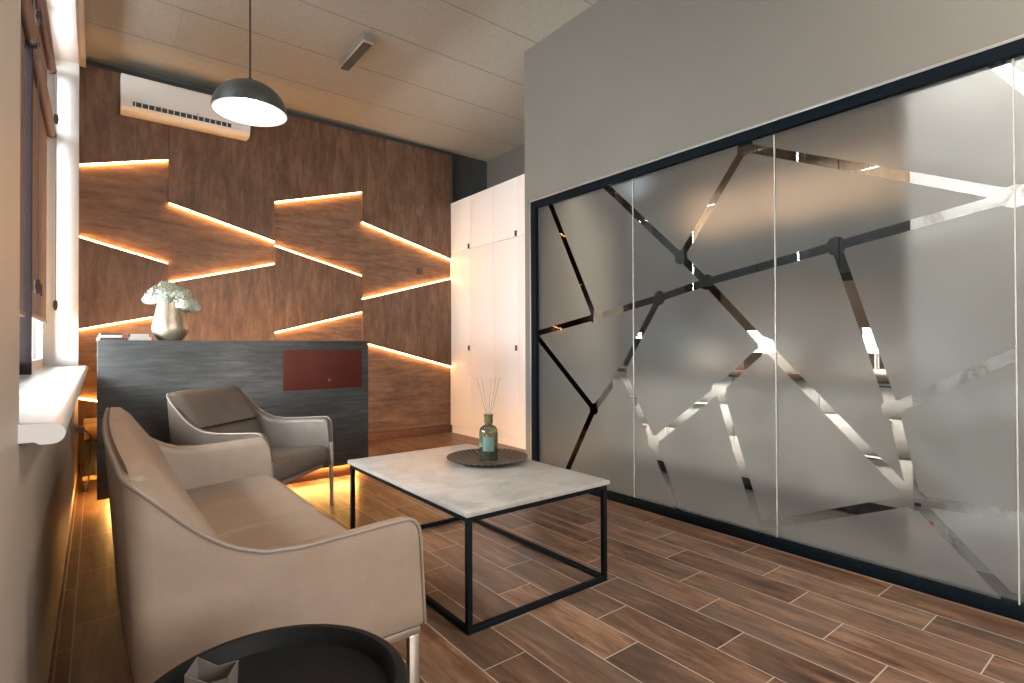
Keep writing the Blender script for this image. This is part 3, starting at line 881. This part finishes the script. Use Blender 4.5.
# ------------------------------------------------------------------ pendant lamp
LX, LY, LZ = .605, 2.90, 2.268
t = thing('pendant_lamp', 'black dome pendant lamp with a white inside hanging from the ceiling', 'lamp', (LX, LY, LZ))
R = .172
b = newbm(); lathe(b, [(R*math.cos(a), .152*math.sin(a)) for a in [PI/2*k/16 for k in range(16)]]+[(0, .152)], 56); sh = obj('shade', b, M['lamp_black'], t)
b = newbm(); lathe(b, [(R, 0)]+[((R-.005)*math.cos(a), .147*math.sin(a)) for a in [PI/2*k/16 for k in range(16)]]+[(0, .147)], 56); ins = obj('shade_lining', b, M['white_plastic'], sh); ins['label'] = 'white inside of the shade'
b = newbm(); lathe(b, [(0, .149), (.016, .151), (.014, .170), (.007, .176), (0, .176)], 20); obj('cap', b, M['lamp_black'], t)
b = newbm(); tube(b, [(0, 0, .17), (0, 0, ZC-LZ-.02)], .0045, 8); obj('cord', b, M['black_plastic'], t)
b = newbm(); lathe(b, [(0, ZC-LZ), (.05, ZC-LZ), (.05, ZC-LZ-.015), (.03, ZC-LZ-.03), (0, ZC-LZ-.03)], 24); obj('ceiling_rose', b, M['lamp_black'], t)
b = newbm(); bmesh.ops.create_uvsphere(b, u_segments=20, v_segments=12, radius=.038, matrix=Matrix.Translation((0, 0, .085))); obj('bulb', b, M['bulb'], t)
b = newbm(); tube(b, [(0, 0, .115), (0, 0, .149)], .02, 12); obj('socket', b, M['white_plastic'], t)

# ---- emergency light on the ceiling
t = thing('emergency_light', 'narrow grey emergency light fixed to the ceiling', 'light', (1.735, 4.37, ZC))
b = newbm()
prof = [(.045, 0), (.045, -.028), (.036, -.052), (.012, -.068), (-.022, -.072), (-.045, -.066), (-.045, 0)]
prism(b, [(x, -.27, z) for x, z in prof], (0, .54, 0), .003, 1); obj('body', b, M['grey_metal'], t)
b = newbm(); prism(b, [(-.044, -.262, -.069), (.034, -.262, -.066), (.034, -.262, -.074), (-.044, -.262, -.077)], (0, .524, 0)); obj('lens', b, M['dark_gap'], t, smooth=False)
b = newbm(); box(b, -.050, -.044, -.272, .272, -.080, -.062, .001); box(b, -.050, .040, -.274, -.266, -.080, -.062, .001); obj('lens_rim', b, M['chrome'], t)

# ------------------------------------------------------------------ sofa and armchair (same family)
TOP = [(0.0, .822), (.03, .795), (.056, .768), (.1, .72), (.15, .672), (.21, .632), (.28, .607), (.37, .599), (.48, .603), (.60, .609), (.72, .612)]


def shell(Wd, D, th=.055, zb=.285, bulge=.02, taper=0):
    """one continuous upholstered U: arm, back, arm; local x forward, y sideways; returns mesh and outer rim line"""
    h = Wd/2; path = []                         # (x, y, nx, ny)
    n = 22
    for k in range(7): path.append((D-.045*(1-math.cos(PI/2*k/6)), -h, 0, 1))
    for k in range(n): path.append((D-.047-(D-.047-.05)*k/(n-1), -h, 0, 1))
    for k in range(1, 6): a = PI/2*k/6; path.append((.05-.05*math.sin(a), -h+.05-.05*math.cos(a), math.sin(a), math.cos(a)))
    m = 16
    for k in range(m+1):
        y = -h+.05+(Wd-.1)*k/m; path.append((0-bulge*math.cos(PI*y/(Wd-.1)), y, 1, 0))
    path += [(x, -y, nx, -ny) for x, y, nx, ny in reversed(path[:n+12])]
    bm = newbm(); rows = []; rim = []
    for x, y, nx, ny in path:
        zt = interp(TOP, x) if x > 0 else TOP[0][1]
        if x > D-.045: zt -= .05*(1-math.sqrt(max(0, 1-((x-D+.045)/.045)**2)))
        zl = zb+.03*max(0, 1-x/.25)
        def P(off, z):
            f = (z-zb)/.54
            lean = .036*(1-f)*max(0, 1-x/.35)
            fr = .026*(1-(z-zb)/(zt-zb))*max(0, (x-D+.25)/.25)
            tuck = .022*(1-(z-zb)/max(.01, zt-zb))*(1 if ny else 0)
            tp = 1-taper*(1-x/D)
            return Vector((x+lean+fr+nx*off, (y+ny*(off+tuck*(1 if off < .01 else .2)))*tp, z))
        H = zt-zl; row = []
        for q in (0, .04, .2, .4, .6, .8, .93): row.append(P(.006 if q == 0 else 0, zl+H*q))
        row += [P(.002, zt-.006), P(.012, zt), P(th-.014, zt-.002), P(th-.002, zt-.014)]
        for q in (.9, .6, .3, .0): row.append(P(th, zl+H*q))
        rows.append([bm.verts.new(p) for p in row]); rim.append(P(0.002, zt-.001))
    for a, b_ in zip(rows, rows[1:]):
        for i in range(len(a)): bm.faces.new((a[i], a[(i+1) % len(a)], b_[(i+1) % len(a)], b_[i]))
    bm.faces.new(rows[0]); bm.faces.new(list(reversed(rows[-1])))
    front = [[rows[e][i].co.copy()+Vector((.001, 0, 0)) for i in range(0, 8)] for e in (0, -1)]
    return bm, rim, front


def pillow(prof, y0, y1, rnd=.05, ny=18, sag=0):
    """closed x-z profile swept along y, drawn in and rounded at both ends"""
    bm = newbm(); n = len(prof); cx = sum(p[0] for p in prof)/n; cz = sum(p[1] for p in prof)/n; rings = []
    for k in range(ny+1):
        u = k/ny; y = y0+(y1-y0)*(.5-.5*math.cos(PI*u))
        d = min(y-y0, y1-y); s = 1 if d >= rnd else math.sqrt(max(0, 1-((rnd-d)/rnd)**2))
        e = 1-(1-s)*.22
        g = math.sin(PI*(y-y0)/(y1-y0))
        rings.append([bm.verts.new((cx+(x-cx)*e, y, cz+(z-cz)*e+sag*g*(1 if z > cz else 0))) for x, z in prof])
    for a, b_ in zip(rings, rings[1:]):
        for i in range(n): bm.faces.new((a[i], a[(i+1) % n], b_[(i+1) % n], b_[i]))
    bm.faces.new(rings[0]); bm.faces.new(list(reversed(rings[-1])))
    return bm


def rounded(pts, r=.02, seg=4):
    """round the corners of a closed x-z outline"""
    out = []; n = len(pts)
    for i in range(n):
        p = Vector(pts[i]); a = Vector(pts[i-1]); c = Vector(pts[(i+1) % n])
        da = (a-p); dc = (c-p); ra = min(r, da.length*.45); rc = min(r, dc.length*.45)
        A = p+da.normalized()*ra; B = p+dc.normalized()*rc
        for k in range(seg+1):
            t = k/seg; q = A*(1-t)**2+p*2*t*(1-t)+B*t*t; out.append((q.x, q.y))
    return out


def wing_pad(Wd, taper, D, bulge):
    """upper back cushion: fills the shell from rim to rim, meeting the rim line at both ends and swelling between"""
    h = Wd/2; bm = newbm(); ny = 26; rings = []
    end = [(.050, .60), (.035, .70), (.014, .808), (.020, .806), (.040, .784), (.060, .760), (.10, .700), (.15, .640), (.18, .618), (.182, .610), (.17, .604)]
    mid = [(.045, .60), (.030, .70), (.004, .806), (.018, .832), (.052, .830), (.085, .800), (.125, .740), (.165, .682), (.198, .640), (.205, .616), (.18, .603)]
    for k in range(ny+1):
        u = .5-.5*math.cos(PI*k/ny); y = -h+(Wd)*u; d = min(y+h, h-y)
        w = math.sin(PI/2*min(1, d/.11)); bl = -bulge*math.cos(PI*y/Wd)
        rings.append([bm.verts.new(((a[0]+(c[0]-a[0])*w+bl*(1 if i < 5 else .5)), y*(1-taper*(1-.08/D))*(1-((.012 if 3 <= i <= 8 else .034)/h)), a[1]+(c[1]-a[1])*w+(.006*(1-w) if 3 <= i <= 5 else 0))) for i, (a, c) in enumerate(zip(end, mid))])
    n = len(end)
    for a, c in zip(rings, rings[1:]):
        for i in range(n): bm.faces.new((a[i], a[(i+1) % n], c[(i+1) % n], c[i]))
    bm.faces.new(rings[0]); bm.faces.new(list(reversed(rings[-1])))
    return bm


def upholstered(t, Wd, D, seats, leg_mat, leg_kind, hide, taper=0):
    h = Wd/2; th = .055
    bm, rim, front = shell(Wd, D, th, taper=taper); obj('shell', bm, M[hide], t, angle=50)
    b = newbm(); tube(b, rim, .0055, 8)
    for f in front: tube(b, f, .0050, 8)
    obj('piping', b, M['leather_piping'], t)
    obj('back_cushion', wing_pad(Wd, taper, D, .02), M[hide], t, angle=60)
    q = 1-taper*.75
    y0, y1 = (-h+th-.004)*q, (h-th+.004)*q
    obj('lumbar_cushion', pillow(rounded([(.03, .40), (.03, .606), (.168, .606), (.200, .575), (.232, .50), (.250, .42), (.24, .38)], .022), y0, y1, .035), M[hide], t, angle=60)
    inner = (Wd-2*th)/seats
    for k in range(seats):
        a = -h+th+inner*k+.001; c = a+inner-.002
        pr = rounded([(.16, .30), (.16, .392), (.30, .402), (.50, .415), (D-.03, .428), (D+.008, .412), (D+.018, .36), (D+.008, .30)], .028)
        sb = pillow(pr, a, c, .035, 20, .006)
        for v in sb.verts: v.co.y *= 1-taper*(1-v.co.x/D)
        obj('seat_cushion', sb, M[hide], t, angle=60)
    obj('seat_base', box(newbm(), .06, D-.01, (-h+th-.012)*(1-taper), (h-th+.012)*(1-taper), .272, .305, .008), M['leather_piping'], t)
    for s in (-1, 1):
        if leg_kind == 'bar':
            b = newbm(); box(b, .06, D+.012, s*(h-.032)-.011, s*(h-.032)+.011, .262, .284, .002); obj('side_rail', b, M[leg_mat], t)
        for x in (.09, D-.008) if leg_kind == 'bar' else (.10, D+.012):
            b = newbm(); y = s*(h-.032)
            if leg_kind == 'bar': box(b, x-.016, x+.016, y-.011, y+.011, 0, .263, .002)
            else: y *= 1-taper*(1-min(1, x/D)); tube(b, [(x-(-.01 if x > .3 else .02), y, 0), (x, y*.985, .36 if x < .3 else .44)], [.012, .017], 12)
            obj('leg', b, M[leg_mat], t)


t = thing('sofa', 'taupe leather two seat sofa with curved arms against the window wall', 'sofa', (.040, 2.26, 0))
upholstered(t, 1.745, .70, 2, 'chrome', 'bar', 'leather')
t = thing('armchair', 'taupe leather armchair standing in front of the reception desk', 'armchair', (.560, 4.02, 0), math.radians(-48))
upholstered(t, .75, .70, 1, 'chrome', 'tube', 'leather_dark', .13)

# ------------------------------------------------------------------ coffee table
TX0, TX1, TY0, TY1, TZ = 1.109, 1.907, 1.710, 2.925, .470
t = thing('coffee_table', 'square edged coffee table with pale stone top and black metal frame', 'coffee table', ((TX0+TX1)/2, (TY0+TY1)/2, 0))
hx, hy = (TX1-TX0)/2, (TY1-TY0)/2
obj('table_top', box(newbm(), -hx, hx, -hy, hy, TZ-.020, TZ, .0025), M['stone'], t)
q = .022; ix, iy = hx-.010, hy-.010
for sx in (-1, 1):
    for sy in (-1, 1):
        x0 = sx*ix-(q if sx > 0 else 0); y0 = sy*iy-(q if sy > 0 else 0)
        obj('leg', box(newbm(), x0, x0+q, y0, y0+q, 0, TZ-.0205, .0015), M['black_metal'], t)
for z0, nm in ((TZ-.0205-.022, 'top_rail'), (0, 'floor_rail')):
    for s in (-1, 1):
        x0 = s*ix-(q if s > 0 else 0); obj(nm, box(newbm(), x0, x0+q, -iy+q, iy-q, z0, z0+q, .0015), M['black_metal'], t)
        y0 = s*iy-(q if s > 0 else 0); obj(nm, box(newbm(), -ix+q, ix-q, y0, y0+q, z0, z0+q, .0015), M['black_metal'], t)

PX, PY = 1.700, 2.413
t = thing('plate', 'round fluted dark bronze plate on the coffee table', 'plate', (PX, PY, TZ))
b = newbm(); lathe(b, [(0, .004), (.094, .004), (.122, .006), (.188, .019), (.218, .028), (.223, .028), (.222, .024), (.188, .011), (.132, .0), (0, 0)], 92); obj('body', b, M['plate'], t, angle=50)
t = thing('reed_diffuser', 'green glass reed diffuser bottle standing on the bronze plate', 'reed diffuser', (PX+.005, PY-.005, TZ+.0045))
K = .94
b = newbm(); lathe(b, [(r*K, z*K) for r, z in [(0, 0), (.050, 0), (.054, .006), (.054, .165), (.050, .186), (.038, .200), (.022, .207), (.020, .222), (0, .222)]], 36); obj('bottle', b, M['bottle'], t)
b = newbm(); lathe(b, [(r*K, z*K) for r, z in [(0, .004), (.047, .004), (.050, .010), (.050, .075), (0, .075)]], 32); obj('liquid', b, M['liquid'], t)
b = newbm(); lathe(b, [(r*K, z*K) for r, z in [(0, .215), (.021, .215), (.025, .220), (.025, .258), (.028, .262), (.028, .270), (.010, .271), (0, .268)]], 28); cp = obj('cap', b, M['olive'], t); cp['label'] = 'olive bronze cap'
# label on the side turned to the sofa
va = math.atan2(-PY, -PX); b = newbm(); rows = []
for k in range(13):
    a = va-.02+(-.62+1.24*k/12); rows.append([b.verts.new((r*math.cos(a), r*math.sin(a), z)) for r in (.0512, .0522) for z in (.058, .136)])
for a, c in zip(rows, rows[1:]):
    b.faces.new((a[0], a[1], c[1], c[0])); b.faces.new((a[2], c[2], c[3], a[3])); b.faces.new((a[1], a[3], c[3], c[1])); b.faces.new((a[0], c[0], c[2], a[2]))
b.faces.new((rows[0][0], rows[0][2], rows[0][3], rows[0][1])); b.faces.new((rows[-1][0], rows[-1][1], rows[-1][3], rows[-1][2]))
obj('label', b, M['label_green'], t)
for ax, ay in ((-.055, .04), (-.03, .025), (.005, -.015), (.03, -.035), (.055, -.04)):
    b = newbm(); tube(b, [(ax*.08, ay*.08, .22), (ax*.94, ay*.94, .455)], .0012, 6); obj('reed', b, M['reed'], t)

# ------------------------------------------------------------------ round tray table in the foreground
t = thing('tray_table', 'round black tray table with a raised rim in the foreground', 'side table', (.222, .908, 0))
b = newbm(); lathe(b, [(0, .526), (.172, .526), (.180, .530), (.186, .551), (.192, .557), (.203, .557), (.209, .552), (.209, .512), (.202, .506), (0, .506)], 72); obj('tray', b, M['tray_black'], t, angle=40)
b = newbm(); lathe(b, [(0, .506), (.06, .506), (.022, .47), (.02, .03), (.03, .018), (0, .018)], 28); obj('post', b, M['black_metal'], t)
b = newbm(); lathe(b, [(0, .02), (.145, .018), (.15, .010), (.15, 0), (0, 0)], 48); obj('foot', b, M['black_metal'], t)
t = thing('card_pouch', 'small open grey card pouch with a gold mark on the black tray', 'pouch', (.148, .985, .5265), math.radians(-28))
b = newbm()
prism(b, [(-.028, -.022, 0), (.030, -.022, 0), (.032, -.022, .050), (.004, -.022, .044), (-.030, -.022, .060)], (0, .002, 0))
prism(b, [(-.028, .022, 0), (.030, .022, 0), (.032, .022, .052), (.002, .022, .046), (-.030, .022, .064)], (0, .002, 0))
prism(b, [(-.030, -.022, 0), (-.028, .024, 0), (-.030, .024, .064), (-.031, -.022, .060)], (.002, 0, 0))
prism(b, [(.028, -.022, 0), (.030, .024, 0), (.032, .024, .052), (.031, -.022, .050)], (.002, 0, 0))
box(b, -.028, .030, -.02, .022, 0, .003); obj('pouch', b, M['pouch'], t, smooth=False)
b = newbm(); prism(b, [(-.012+.011*math.cos(a), -.0222, .024+.008*math.sin(a)) for a in [2*PI*k/12 for k in range(12)]], (0, -.001, 0)); obj('gold_mark', b, M['gold'], t)
